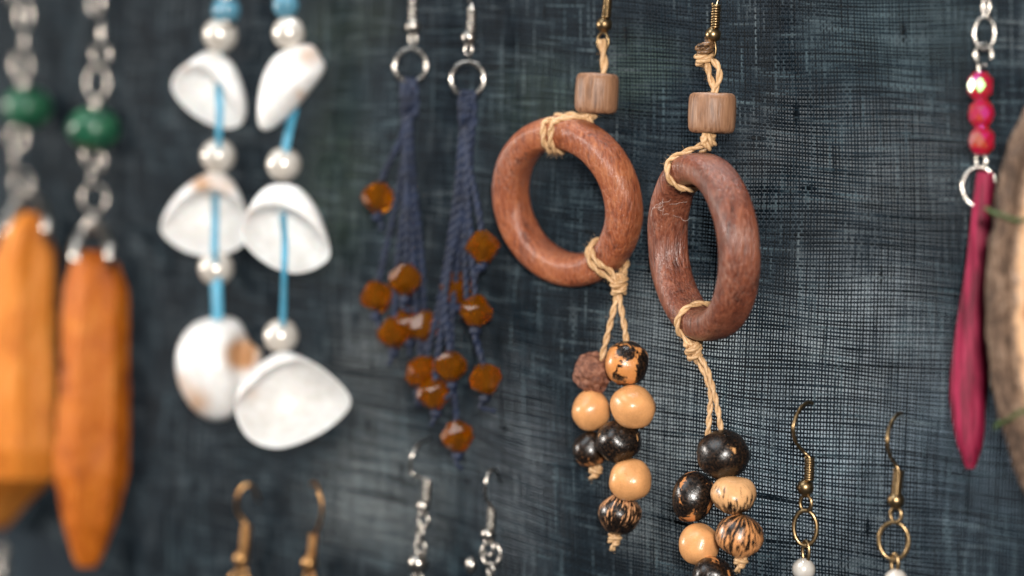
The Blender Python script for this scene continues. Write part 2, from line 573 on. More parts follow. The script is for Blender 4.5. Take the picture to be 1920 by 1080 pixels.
def build_cloth():
    x0, x1, z0, z1 = -0.285, 0.100, -0.088, 0.104
    nx, nz = int((x1 - x0) / PITCH), int((z1 - z0) / PITCH)
    xi = x0 + (np.arange(nx) + 0.5) * PITCH + rng.normal(0, 0.015, nx) * PITCH
    zj = z0 + (np.arange(nz) + 0.5) * PITCH + rng.normal(0, 0.025, nz) * PITCH + smooth_noise(nz, 4, rng) * 0.000010
    # where wefts lie closer or further apart than they should (thin places and gaps)
    X = np.repeat(xi[:, None], nz, 1)
    Zb = np.repeat(zj[None, :], nx, 0)
    wob = np.stack([smooth_noise(nz, 10, rng) for _ in range(nx)]) * 0.000034
    X = X + wob + 0.0010 * np.sin(Zb * 34 + X * 12)
    wob2 = np.stack([smooth_noise(nx, 16, rng) for _ in range(nz)], 1) * 0.000042
    Z = Zb + sag(X, Zb) + wob2
    Y = cloth_fields(X, Z)
    par = ((np.arange(nx)[:, None] + np.arange(nz)[None, :]) % 2) * 2 - 1
    amp = 0.00013
    # uneven tone: darker and paler areas of the cloth about a centimetre across
    blotch = np.zeros((nx, nz))
    for i in range(0, nx, 3):
        for j in range(0, nz, 3):
            v = Vector((X[i, j] * 95, 0.0, Z[i, j] * 150))
            blotch[i:i + 3, j:j + 3] = 0.16 * noise.noise(v) + 0.09 * noise.noise(v * 2.7)

    def ribbons(horizontal):
        na, nl = (nz, nx) if horizontal else (nx, nz)      # threads, crossings along a thread
        A = (lambda q: q.T) if horizontal else (lambda q: q)
        px_, py_, pz_ = A(X), A(Y), A(Z)
        over = A(par) * (1 if horizontal else -1)
        half = 0.000182 if horizontal else 0.000172
        wd = np.empty((na, nl))
        tone = np.empty((na, nl))
        for i in range(na):
            base = half * (1 + (0.035 if horizontal else 0.02) * rng.normal())
            wd[i] = base * (1 + 0.15 * smooth_noise(nl, 9, rng))
            tone[i] = 0.5 + (0.04 if horizontal else 0.02) * rng.normal() + 0.15 * smooth_noise(nl, 9, rng)
            if rng.random() < (0.22 if horizontal else 0.03):      # slubs: thick dark stretches of thread
                for _ in range(rng.integers(1, 4)):
                    c = rng.integers(0, nl)
                    L = rng.integers(10, 50 if horizontal else 30)
                    bumpy = np.exp(-((np.arange(nl) - c) / L) ** 2 * 2)
                    wd[i] *= 1 + bumpy * rng.uniform(0.2, 0.6)
                    tone[i] -= bumpy * rng.uniform(0.15, 0.45)
            if rng.random() < 0.10:                                 # nubs
                c = rng.integers(0, nl)
                bumpy = np.exp(-((np.arange(nl) - c) / 2.2) ** 2)
                wd[i] *= 1 + bumpy * 1.6
                tone[i] -= bumpy * 0.6
        tone += A(blotch)
        wd = np.clip(wd, 0.00008, 0.00046)
        yo = py_ - over * amp
        V = np.empty((na, nl, 3, 3), np.float32)
        bul = 0.00009
        for k, (s, d) in enumerate(((-1, bul), (0, -bul), (1, bul))):
            V[:, :, k, 0] = px_ + (0 if horizontal else s) * wd
            V[:, :, k, 1] = yo + d
            V[:, :, k, 2] = pz_ + (s if horizontal else 0) * wd
        idx = np.arange(na * nl * 3).reshape(na, nl, 3)
        a, b = idx[:, :-1, :-1], idx[:, 1:, :-1]
        c, d = idx[:, 1:, 1:], idx[:, :-1, 1:]
        F = np.stack([a, b, c, d], -1).reshape(-1, 4) if not horizontal else np.stack([a, d, c, b], -1).reshape(-1, 4)
        return V.reshape(-1, 3), F, np.repeat(tone[:, :, None], 3, 2).reshape(-1).astype(np.float32)

    k = NT('dark_open_weave')
    at = k.n('ShaderNodeAttribute', attribute_name='tone')
    hue = k.noise(k.coords(), 42, 3, 0.6)
    teal = k.ramp(at.outputs['Fac'], [(0.05, (0.0015, 0.0035, 0.005)), (0.40, (0.0026, 0.0062, 0.0100)), (0.60, (0.0075, 0.0155, 0.0225)), (0.90, (0.055, 0.085, 0.100))])
    gre = k.ramp(at.outputs['Fac'], [(0.05, (0.002, 0.004, 0.006)), (0.40, (0.003, 0.0065, 0.0098)), (0.60, (0.0105, 0.0175, 0.0245)), (0.90, (0.085, 0.100, 0.108))])
    k.set(Base_Color=k.mix(k.ramp(hue, [(0.42, g3(0)), (0.60, g3(0.8))]), teal, gre), Roughness=0.5, Specular_IOR_Level=0.10)

    root = bpy.data.objects.new('backdrop_cloth', None)
    col.objects.link(root)
    root['kind'] = 'structure'
    root['label'] = 'dark blue-grey open-weave cloth hanging behind the earrings'
    ORIGIN[root.name] = Vector((0, 0, 0))
    for name, hor in (('weft_threads', True), ('warp_threads', False)):
        V, F, tone = ribbons(hor)
        me = bpy.data.meshes.new(name)
        me.vertices.add(len(V))
        me.vertices.foreach_set('co', V.reshape(-1))
        me.loops.add(F.size)
        me.loops.foreach_set('vertex_index', F.reshape(-1).astype(np.int32))
        me.polygons.add(len(F))
        me.polygons.foreach_set('loop_start', np.arange(0, F.size, 4, dtype=np.int32))
        me.polygons.foreach_set('use_smooth', np.ones(len(F), bool))
        t = me.attributes.new('tone', 'FLOAT', 'POINT')
        t.data.foreach_set('value', tone)
        me.update(calc_edges=True)
        me.materials.append(k.m)
        o = bpy.data.objects.new(name, me)
        col.objects.link(o)
        o.parent = root
        o['kind'] = 'stuff'


build_cloth()


def build_added_backing():
    """added board behind the cloth, painted with the backlight seen through the open weave"""
    k = NT('painted_backlight')
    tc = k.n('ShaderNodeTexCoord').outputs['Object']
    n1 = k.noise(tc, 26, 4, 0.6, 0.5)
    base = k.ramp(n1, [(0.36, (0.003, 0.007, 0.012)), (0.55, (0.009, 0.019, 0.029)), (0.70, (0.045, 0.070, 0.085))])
    # pale and greenish blots: brightness behind the weave, put into the board's colour

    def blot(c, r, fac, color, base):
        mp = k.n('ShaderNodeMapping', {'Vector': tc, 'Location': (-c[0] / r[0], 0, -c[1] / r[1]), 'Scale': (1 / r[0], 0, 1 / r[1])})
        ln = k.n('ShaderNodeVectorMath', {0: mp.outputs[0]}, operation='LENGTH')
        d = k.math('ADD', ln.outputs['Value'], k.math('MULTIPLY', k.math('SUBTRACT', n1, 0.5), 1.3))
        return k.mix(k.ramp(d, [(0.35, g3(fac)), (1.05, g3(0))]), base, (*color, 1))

    for c, r, f, color in LIGHT_BLOTS:
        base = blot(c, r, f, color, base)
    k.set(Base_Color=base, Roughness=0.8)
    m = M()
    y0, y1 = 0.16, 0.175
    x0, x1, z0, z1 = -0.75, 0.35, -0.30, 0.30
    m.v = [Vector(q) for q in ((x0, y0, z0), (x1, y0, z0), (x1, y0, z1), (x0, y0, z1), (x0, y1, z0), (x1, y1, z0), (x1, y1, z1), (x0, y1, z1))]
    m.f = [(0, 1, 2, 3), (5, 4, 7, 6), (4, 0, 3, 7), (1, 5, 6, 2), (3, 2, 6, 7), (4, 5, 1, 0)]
    o = link_mesh('added_backing', m, k.m, smooth=False)
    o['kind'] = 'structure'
    o['label'] = 'added board behind the open weave, with bright and dark backlight painted on'


def backing_at(px, py):
    d = P(px, py) - CAM
    p = CAM + d * ((0.16 - CAM.y) / d.y)
    return (p.x, p.z)


LIGHT_BLOTS = []  # painted light and dark showing through the holes of the weave
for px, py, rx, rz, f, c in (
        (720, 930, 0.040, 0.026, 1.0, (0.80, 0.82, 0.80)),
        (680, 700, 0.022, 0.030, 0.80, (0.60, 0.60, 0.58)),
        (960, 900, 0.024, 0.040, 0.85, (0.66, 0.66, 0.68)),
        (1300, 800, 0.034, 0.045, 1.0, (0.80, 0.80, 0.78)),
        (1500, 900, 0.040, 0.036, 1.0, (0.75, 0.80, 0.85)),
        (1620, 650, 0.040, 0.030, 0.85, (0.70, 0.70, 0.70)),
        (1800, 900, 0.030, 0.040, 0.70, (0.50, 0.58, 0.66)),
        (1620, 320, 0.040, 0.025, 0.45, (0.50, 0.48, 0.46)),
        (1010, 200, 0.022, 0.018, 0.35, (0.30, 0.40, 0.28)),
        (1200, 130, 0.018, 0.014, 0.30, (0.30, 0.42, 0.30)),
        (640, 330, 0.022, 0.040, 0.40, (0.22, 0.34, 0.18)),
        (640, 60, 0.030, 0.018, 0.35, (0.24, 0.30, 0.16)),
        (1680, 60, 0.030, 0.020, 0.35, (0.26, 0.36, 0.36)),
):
    LIGHT_BLOTS.append((backing_at(px, py), (rx, rz), f * 0.95, (c[0] * 0.72, c[1] * 0.77, c[2] * 0.79)))
build_added_backing()


# ------------------------------------------------------------------ part builders
def torus_link(name, t, mat, c, rx, rz, th, normal, parent=None, gap=0.0, gap_at=0.0):
    """a wire loop: half width rx, half height rz, wire radius th, all metres"""
    n = Vector(normal).normalized()
    b = (UPV - n * UPV.dot(n)).normalized()
    a = b.cross(n)
    m = M()
    N = 48
    if gap:
        pts = [c + a * (math.cos(q) * rx) + b * (math.sin(q) * rz) for q in [gap_at + gap / 2 + (2 * math.pi - gap) * i / N for i in range(N + 1)]]
        m.tube(pts, th, 10)
    else:
        pts = [c + a * (math.cos(q) * rx) + b * (math.sin(q) * rz) for q in [2 * math.pi * i / N for i in range(N)]]
        m.tube(pts, th, 10, closed=True)
    return link_mesh(name, m, mat, parent or t)


def wire(name, t, mat, pts, th, parent=None, n=60):
    m = M()
    m.tube(catmull(pts, n), th, 10)
    return link_mesh(name, m, mat, parent or t)


def coil(t, mat, a, b, r, parent=None, turns=9):
    """close-wound coil from a down to b"""
    m = M()
    ax = (b - a)
    L = ax.length
    ax = ax / L
    u = ax.orthogonal().normalized()
    v = ax.cross(u)
    th = L / turns / 2 * 1.02
    N = turns * 18
    pts = [a + ax * (L * i / N) + (u * math.cos(2 * math.pi * i / 18) + v * math.sin(2 * math.pi * i / 18)) * (r - th * 0.8) for i in range(N + 1)]
    m.tube(pts, th, 7)
    return link_mesh('coil', m, mat, parent or t)


def bead(name, t, mat, c, r, scale=(1, 1, 1), axis=None, spin=0.0, lump=0.02, lscale=1.6, seed=0, parent=None, seg=36, rings=22):
    m = M()
    m.ball((0, 0, 0), r, seg, rings, scale, lump, lscale, seed)
    q = Quaternion((0, 0, 1), spin)
    if axis is not None:
        q = Vector((0, 0, 1)).rotation_difference(Vector(axis).normalized()) @ q
    return link_mesh(name, m, mat, parent or t, origin=c, rot=q, local=True)


def facet_bead(name, t, mat, c, r, h, axis, sides=8, spin=0.0, parent=None, prof=((0.34, 0.95), (0.90, 0.30), (1.0, 0.0), (0.90, -0.30), (0.34, -0.95))):
    """cut bicone bead with two rows of facets each side"""
    m = M()
    for i, (rr, z) in enumerate(prof):
        for k in range(sides):
            a = 2 * math.pi * (k + 0.5 * (i % 2)) / sides
            m.v.append(Vector((math.cos(a) * rr * r, math.sin(a) * rr * r, z * h)))
    for i in range(len(prof) - 1):
        for k in range(sides):
            l = (k + 1) % sides
            a, b = i * sides + k, i * sides + l
            c_, d = (i + 1) * sides + k, (i + 1) * sides + l
            if i % 2 == 0:
                m.f += [(a, c_, b), (b, c_, d)]
            else:
                m.f += [(a, c_, d), (a, d, b)]
    m.f.append(tuple(range(sides)))
    m.f.append(tuple(range(4 * sides, 5 * sides))[::-1])
    q = Vector((0, 0, 1)).rotation_difference(Vector(axis).normalized()) @ Quaternion((0, 0, 1), spin)
    return link_mesh(name, m, mat, parent or t, origin=c, rot=q, local=True, smooth=False)


def knot(name, t, mat, c, axis, r, L, cr, parent=None, turns=2.5):
    """a knot: cord wound round itself in a slanting barrel, with one strand crossing over"""
    m = M()
    ax = Vector(axis).normalized()
    u = ax.orthogonal().normalized()
    v = ax.cross(u)
    N = int(turns * 20)
    pts = []
    for i in range(N + 1):
        a = 2 * math.pi * i / 20
        f = i / N
        pts.append(c + ax * ((f - 0.5) * L + math.sin(a + 0.7) * L * 0.16) + (u * math.cos(a) + v * math.sin(a)) * (r * (0.80 + 0.2 * math.sin(math.pi * f))))
    m.rope(pts, cr)
    over = [c - ax * L * 0.55 + v * r * 0.3, c - ax * L * 0.25 - u * r * 0.6 + v * r * 0.95, c + ax * L * 0.1 + v * r * 1.35, c + ax * L * 0.45 + u * r * 0.5 + v * r * 0.6]
    m.rope(catmull(over, 30), cr)
    m.ball(c, r * 0.85, 14, 8)
    return link_mesh(name, m, mat, parent or t)


def cord(name, t, mat, pts, r, parent=None, plies=2, pitch=None, phase=0.0):
    m = M()
    path = catmull(pts, 24 * (len(pts) - 1))
    m.rope(path, r, plies, pitch, phase=phase)
    if mat is CORD:                                        # stray fibres standing off the cord
        fz = random.Random(len(path) + int(abs(path[0].x) * 1e6))
        for _ in range(int(len(path) * 0.28)):
            p = fz.choice(path)
            d = Vector((fz.uniform(-1, 1), fz.uniform(-1, 0.2), fz.uniform(-1, 1))).normalized()
            e = Vector((fz.uniform(-1, 1), fz.uniform(-1, 1), fz.uniform(-1, 1))) * 0.0004
            a_ = p + d * r * 0.8
            m.tube([a_, a_ + d * 0.0004 + e * 0.3, a_ + d * 0.0007 + e], 0.000016, 3)
    return link_mesh(name, m, mat, parent or t)


def ear_hook(t, mat, wire_px, coil_px, ball_px, loop_px, off, wpx=5.5, coil_w=18, ball_r=15, turns=9):
    """wire that comes out of the cloth, its coil, its ball and the small eye below"""
    pts = [P(*q) for q in wire_px]
    s = S(1, pts[-1])
    ca, cb = P(*coil_px[0], off), P(*coil_px[1], off)
    h = wire('hook', t, mat, pts + [ca.lerp(cb, 0.15)], wpx * s / 2)
    coil(t, mat, ca, cb, coil_w * s / 2, parent=h, turns=turns)
    bc = P(*ball_px, off)
    m = M()
    m.ball(bc, ball_r * s, 24, 14)
    link_mesh('ball', m, mat, h)
    if loop_px:
        lx, ly, rw, rh = loop_px
        lc = P(lx, ly, off)
        torus_link('eye', t, mat, lc, rw * s, rh * s, wpx * s / 2, facing(35), parent=h)
    return h


def plane_shell(t, name, center, off, outline, front, backd, th=0.0006, tints=(), tilt=(0, 0)):
    """a shell half: closed outline, `front(x, y, s)` gives the height of its front skin in pixels, the back is a dome"""
    c = P(center[0], center[1], off)
    k = S(1, c)
    out = catmull([Vector((x - center[0], center[1] - y, 0)) for x, y in outline], 96, closed=True)
    n, R = len(out), 26
    q = Matrix.Rotation(rad(tilt[0]), 3, UPV) @ Matrix.Rotation(rad(tilt[1]), 3, RGT)
    m = M()
    tone = []

    def add(x, y, z):
        m.v.append(c + q @ cv(x * k, y * k, z * k))
        tn = 0.0
        for tx, ty, tr, tf in tints:
            tn += 0.95 * tf * math.exp(-((x + center[0] - tx) ** 2 + (center[1] - y - ty) ** 2) / tr ** 2)
        tone.append(min(1, tn))

    add(0, 0, front(center[0], center[1], 0))
    for i in range(1, R + 1):
        s = i / R
        for p in out:
            x, y = p.x * s, p.y * s
            lump = noise.noise(Vector((x * 0.02, y * 0.02, off))) * 2 * s
            add(x, y, front(x + center[0], center[1] - y, s) + lump + 0.35 * math.sin(s * 64 + lump) * sstep(0.3, 0.6, s))
    thp = th / k
    for i in range(R, 0, -1):
        s = i / R
        for p in out:
            rim = thp * (0.5 if i == R else 1.0)
            add(p.x * s * (1.0 if i < R else 1.008), p.y * s * (1.0 if i < R else 1.008), min(front(p.x * s + center[0], center[1] - p.y * s, s), 0) - rim - backd * math.sqrt(max(0, 1 - s * s)))
    add(0, 0, -thp - backd)
    for k_ in range(n):
        l = (k_ + 1) % n
        m.f.append((0, 1 + k_, 1 + l))
    for i in range(2 * R - 1):
        for k_ in range(n):
            l = (k_ + 1) % n
            m.f.append((1 + i * n + k_, 1 + (i + 1) * n + k_, 1 + (i + 1) * n + l, 1 + i * n + l))
    last = 1 + 2 * R * n
    for k_ in range(n):
        l = (k_ + 1) % n
        m.f.append((last, 1 + (2 * R - 1) * n + l, 1 + (2 * R - 1) * n + k_))
    return link_mesh(name, m, SHELL, t, tone=tone)


def sstep(a, b, x):
    t = max(0.0, min(1.0, (x - a) / (b - a)))
    return t * t * (3 - 2 * t)


def bowl(depth, crease, bulge, width=12):
    """open side of a shell: a hollow below the curved crease, the rolled beak above it"""
    (xa, ya), (xb, yb), (xc, yc) = crease

    def f(x, y, s):
        la = (x - xb) * (x - xc) / ((xa - xb) * (xa - xc))
        lb = (x - xa) * (x - xc) / ((xb - xa) * (xb - xc))
        lc = (x - xa) * (x - xb) / ((xc - xa) * (xc - xb))
        yy = la * ya + lb * yb + lc * yc
        up = sstep(-width * 0.3, width, yy - y)
        edge = math.sqrt(max(0, 1 - s ** 4))
        hollow = -1.1 * depth * (1 - s * s)
        return hollow * (1 - up) + up * bulge * edge
    return f


def dome(h, pw=0.5):
    return lambda x, y, s: h * max(0, 1 - s * s) ** pw


# ------------------------------------------------------------------ earrings with orange stones, far left
def stone_pendant(t, mat, secs, off, rot=0.3, sides=6):
    """rough-cut elongated stone: (x, y, half width, half depth) in pixels down its length, uneven flat sides"""
    m = M()
    K = 60
    prof = []
    for (a, b) in zip(secs[:-1], secs[1:]):
        n = max(2, int(abs(b[1] - a[1]) / 12))
        prof += [tuple(a[q] + (b[q] - a[q]) * i / n for q in range(4)) for i in range(n)]
    prof.append(secs[-1])
    step = 2 * math.pi / sides
    for (x, y, hw, hd) in prof:
        c = P(x, y, off)
        k = S(1, c)
        for i in range(K):
            a = 2 * math.pi * i / K
            w_ = ((a + rot) % step) - step / 2
            poly = math.cos(step / 2) / math.cos(w_)                # flat-sided section
            g = poly + 0.10 * noise.noise(Vector((math.cos(a) * 1.6, math.sin(a) * 1.6, y * 0.009 + rot * 9))) + 0.04 * noise.noise(Vector((math.cos(a) * 6, math.sin(a) * 6, y * 0.04)))
            m.v.append(c + RGT * (math.cos(a) * hw * g * k) + TOC * (math.sin(a) * hd * g * k))
    n = len(prof)
    for j in range(n - 1):
        for i in range(K):
            l = (i + 1) % K
            m.f.append((j * K + i, (j + 1) * K + i, (j + 1) * K + l, j * K + l))
    m.f.append(tuple(range(K))[::-1])
    m.f.append(tuple((n - 1) * K + i for i in range(K)))
    return link_mesh('stone', m, mat, t, smooth=False)


G1 = 'pair of green-beaded orange stone earrings'
ta = thing('stone_earring', 'paler orange stone earring with green bead, cut off by the left edge', P(50, 985, 8), G1)
stone_pendant(ta, ORANGE_A, [(55, 398, 14, 12), (52, 428, 42, 34), (46, 480, 62, 52), (44, 640, 68, 54), (46, 840, 68, 54), (42, 895, 70, 50), (10, 945, 48, 36), (-10, 990, 24, 18)], 8, 0.5)
tb = thing('stone_earring', 'deeper orange pointed stone earring with green bead beside the shell earrings', P(165, 1060, 8), G1)
stone_pendant(tb, ORANGE_B, [(172, 470, 18, 14), (178, 492, 44, 34), (181, 545, 60, 46), (178, 640, 63, 52), (174, 800, 67, 54), (172, 885, 70, 52), (168, 980, 50, 38), (164, 1045, 27, 20), (163, 1062, 18, 12)], 8, 0.2)


def chain(t, mat, items, off, th=4.0):
    """wire links hanging one in the next: (x, y, half width, half height, turned)"""
    for (x, y, rw, rh, az) in items:
        c = P(x, y, off)
        k = S(1, c)
        torus_link('chain_link', t, mat, c, rw * k, rh * k, th * k, facing(az))


def green_bead(t, x, y, rx, ry, off):
    c = P(x, y, off)
    k = S(1, c)
    b = bead('green_bead', t, GREEN, c, rx * k, (1, 1, ry / rx), lump=0.06, seed=x)
    return b


chain(ta, SILVER, [(24, -8, 14, 18, 70), (46, 28, 14, 26, 20), (46, 78, 20, 26, 75), (40, 122, 20, 26, 25), (44, 158, 14, 18, 60), (34, 258, 20, 22, 30), (26, 300, 16, 24, 80), (42, 344, 20, 24, 20)], 6, 3.2)
green_bead(ta, 50, 202, 48, 40, 7)
chain(tb, SILVER, [(181, 8, 17, 18, 30), (190, 62, 16, 24, 70), (190, 102, 18, 20, 20), (183, 155, 26, 30, 30), (178, 196, 12, 18, 60), (171, 294, 16, 18, 20), (190, 304, 14, 16, 50), (172, 332, 17, 18, 75), (177, 372, 28, 26, 25), (174, 416, 18, 22, 60)], 6, 3.2)
green_bead(tb, 176, 242, 50, 42, 7)


def prong_bail(t, x, y, off, dx):
    """silver bail: a bent strip with a flat prong on each side of the stone's tip"""
    top = P(x, y - 55, off)
    k = S(1, top)
    m = M()
    for s in (-1, 1):
        pts = [P(x + s * 4, y - 50, off), P(x + s * dx * 0.55, y - 42, off + 0.5), P(x + s * dx, y - 10, off + 3), P(x + s * dx * 1.04, y + 18, off + 4), P(x + s * dx * 0.85, y + 26, off + 3.2)]
        pts = catmull(pts, 40)
        m.tube(pts, 9 * k, 10, flat=0.8, radii=[k * (5 + 8 * math.sin(math.pi * min(1, (i / len(pts)) * 0.95)) ** 1.2) for i in range(len(pts))])
    m.ball(top, 11 * k, 14, 10)
    link_mesh('bail', m, SILVER, t)


prong_bail(ta, 52, 415, 8, 34)
prong_bail(tb, 174, 468, 8, 30)

# ------------------------------------------------------------------ shell earrings
G2 = 'pair of white shell earrings on blue cord'


def pearls(t, spots, off):
    for (x, y, r) in spots:
        c = P(x, y, off)
        bead('pearl', t, PEARL, c, S(r, c), lump=0.03, seed=x)


def flat_cord(t, pts, wpx, off):
    m = M()
    P3 = [P(x, y, off + o) for x, y, o in pts]
    k = S(1, P3[0])
    m.tube(catmull(P3, 20 * len(P3)), wpx * k / 2, 12, flat=0.42)
    link_mesh('blue_cord', m, BLUE, t)


tc_ = thing('shell_earring', 'shell earring on blue cord whose lowest shell shows its round back, left of the pair', P(400, 790, 6), G2)
plane_shell(tc_, 'shell', (392, 170), 8, [(327, 142), (352, 118), (392, 96), (434, 118), (458, 175), (458, 222), (432, 240), (392, 232), (350, 205), (324, 170)],
            bowl(40, ((330, 150), (382, 138), (430, 188)), 20, 14), 42, tints=((350, 128, 14, 0.35),))
plane_shell(tc_, 'shell', (385, 408), 8, [(400, 322), (432, 336), (456, 380), (468, 432), (448, 464), (398, 480), (345, 470), (306, 440), (304, 412), (326, 372), (358, 342)],
            bowl(42, ((330, 400), (398, 366), (456, 398)), 24, 14), 44, tints=((380, 345, 24, 0.75), (425, 352, 22, 0.45)))
plane_shell(tc_, 'shell', (402, 690), 7, [(408, 594), (446, 602), (466, 640), (490, 660), (484, 700), (455, 735), (440, 775), (400, 788), (360, 764), (334, 715), (332, 655), (360, 610)],
            lambda x, y, s: 52 * max(0, 1 - s * s) ** 0.5 - 46 * math.exp(-(((x - 456) / 17) ** 2 + ((y - 668) / 40) ** 2)), 34,
            tints=((458, 664, 30, 1.3), (372, 752, 34, 0.65), (340, 712, 22, 0.4)))
pearls(tc_, [(413, 66, 33), (409, 293, 33), (405, 503, 33)], 6)
flat_cord(tc_, [(408, 160, -3), (412, 200, 0), (411, 236, 3), (410, 275, 1)], 22, 8)
flat_cord(tc_, [(403, 366, -3), (403, 420, 0), (402, 470, 3), (403, 492, 1)], 20, 8)
flat_cord(tc_, [(405, 515, 0), (407, 560, 1), (408, 600, 1)], 30, 7)
flat_cord(tc_, [(424, -20, 0), (424, 40, 0), (414, 95, 0), (408, 110, 0)], 10, 6)
c = P(424, 20, 6)
bead('blue_bead', tc_, BLUEGLASS, c, S(27, c))
for y in (-4, 44):
    c = P(426, y, 6.5)
    bead('silver_bead', tc_, SILVER, c, S(13, c), (1, 1, 0.8))

td = thing('shell_earring', 'shell earring on blue cord, its lowest shell open like a bowl, right of the pair', P(540, 840, 6), G2)
plane_shell(td, 'shell', (540, 165), 7, [(548, 88), (582, 84), (600, 104), (608, 130), (586, 165), (548, 210), (508, 242), (486, 236), (483, 195), (492, 145), (514, 106)],
            dome(34, 0.6), 16, tints=((580, 104, 26, 0.55), (566, 180, 15, 0.5), (520, 130, 24, 0.25)))
plane_shell(td, 'shell', (535, 430), 12, [(520, 345), (560, 352), (596, 396), (618, 470), (600, 498), (556, 512), (510, 500), (468, 468), (452, 436), (466, 392), (490, 358)],
            bowl(44, ((462, 412), (525, 398), (606, 452)), 26, 14), 24, tints=((470, 400, 16, 0.3), (560, 402, 20, 0.2)))
plane_shell(td, 'shell', (548, 752), 10, [(528, 660), (572, 672), (622, 706), (656, 748), (640, 782), (590, 818), (522, 840), (470, 824), (444, 780), (446, 730), (480, 688)],
            bowl(52, ((462, 742), (545, 686), (648, 722)), 36, 11), 60, tints=((470, 740, 22, 0.35), (540, 690, 18, 0.2)))
pearls(td, [(541, 62, 31), (532, 308, 33), (527, 630, 33)], 6)
flat_cord(td, [(552, 205, -2), (544, 235, 0), (537, 270, 1), (534, 285, 1)], 24, 6)
flat_cord(td, [(530, 400, -3), (534, 450, 0), (533, 502, 3), (532, 560, -1), (530, 608, -4)], 19, 12)
flat_cord(td, [(536, -20, 0), (538, 40, 0), (542, 90, 0)], 10, 6)
c = P(536, 10, 6)
bead('blue_bead', td, BLUEGLASS, c, S(25, c))

# ------------------------------------------------------------------ navy tassel earrings
G3 = 'pair of navy cord tassel earrings'


def tassel(t, ring_c, wrap, strands, off):
    (wx0, wy0), (wx1, wy1) = wrap
    k = S(1, P(wx0, wy0, off))
    rnd = random.Random(int(ring_c[0]) + 5)
    # gathered cords from the ring down to the wrap
    m = M()
    for i in range(5):
        dx = (i - 2) * 6
        m.rope(catmull([P(ring_c[0] + dx * 0.6, ring_c[1] + 24, off + rnd.uniform(-1, 1)), P(wx0 + dx, wy0, off + rnd.uniform(-0.6, 0.6)), P(wx1 + dx, wy1 + 6, off)], 30), 6 * k, 2)
    link_mesh('gathered_cords', m, NAVY, t)
    ax = (P(wx1, wy1, off) - P(wx0, wy0, off))
    knot('binding', t, NAVY, P((wx0 + wx1) / 2, (wy0 + wy1) / 2, off), ax, 14 * k, ax.length * 0.9, 5.5 * k, turns=4.5)
    for i, (bx, by, bo, mx) in enumerate(strands):
        n = len(strands)
        sx = wx1 + (bx - wx1) * 0.12 + rnd.uniform(-13, 13)
        o1 = off + (bo - off) * 0.4
        pts = [P(wx1 + (sx - wx1) * 0.9, wy1, off), P(sx + (mx - sx) * 0.3, wy1 + (by - wy1) * 0.3, o1), P(mx, wy1 + (by - wy1) * 0.68, bo), P(bx, by - 10, bo), P(bx, by + 34, bo)]
        st = cord('strand', t, NAVY, pts, 6.4 * k, pitch=36 * k, phase=rnd.uniform(0, 6))
        ax = (pts[-1] - pts[-3]).normalized() + Vector((rnd.uniform(-0.6, 0.6), rnd.uniform(-0.6, 0.6), 0))
        facet_bead('amber_bead', t, AMBER, P(bx, by, bo), 34 * k, 31 * k, ax, 6, rnd.uniform(0, 1))
        kn = P(bx + rnd.uniform(-4, 4), by + 37, bo)
        m = M()
        m.ball(kn, 11 * k, 14, 9, (1, 1, 0.8), 0.35, 2.2, i)
        m.rope([kn, kn + cv(rnd.uniform(-12, 12) * k, -16 * k, 4 * k), kn + cv(rnd.uniform(-20, 20) * k, -24 * k, 2 * k)], 4.5 * k)
        link_mesh('end_knot', m, NAVY, t)


te = thing('tassel_earring', 'navy cord tassel earring with amber beads, higher one next to the shells', P(770, 800, 5), G3)
ear_hook(te, SILVER, [(776, -60, 2), (776, -20, 5)], [(775, -12), (775, 38)], (775, 50), (775, 72, 8, 12), 5, turns=8)
c = P(770, 123, 5)
torus_link('jump_ring', te, SILVER, c, S(31, c), S(31, c), S(4.2, c), facing(14))
tassel(te, (768, 123), ((767, 160), (769, 212)), [(710, 370, 6, 722), (707, 556, 7, 728), (760, 524, 8, 764), (738, 624, 7, 746), (766, 606, 5, 768), (795, 612, 5, 790), (790, 700, 6, 778)], 5)

tf = thing('tassel_earring', 'navy cord tassel earring with amber beads, lower one next to the wooden rings', P(877, 850, 5), G3)
ear_hook(tf, SILVER, [(868, -16, 1), (880, 2, 4), (886, 16, 5)], [(886, 16), (884, 58)], (880, 70), (879, 92, 8, 12), 5, turns=8)
c = P(877, 148, 5)
torus_link('jump_ring', tf, SILVER, c, S(32, c), S(32, c), S(4.2, c), facing(14))
tassel(tf, (877, 148), ((876, 182), (877, 232)), [(905, 463, 7, 896), (857, 540, 4, 866), (893, 583, 8, 884), (845, 686, 8, 836), (814, 738, 8, 832), (796, 696, 6, 828), (910, 710, 7, 876), (858, 818, 6, 846)], 6)

# ------------------------------------------------------------------ wooden ring earrings
G4 = 'pair of wooden ring earrings with seed beads'


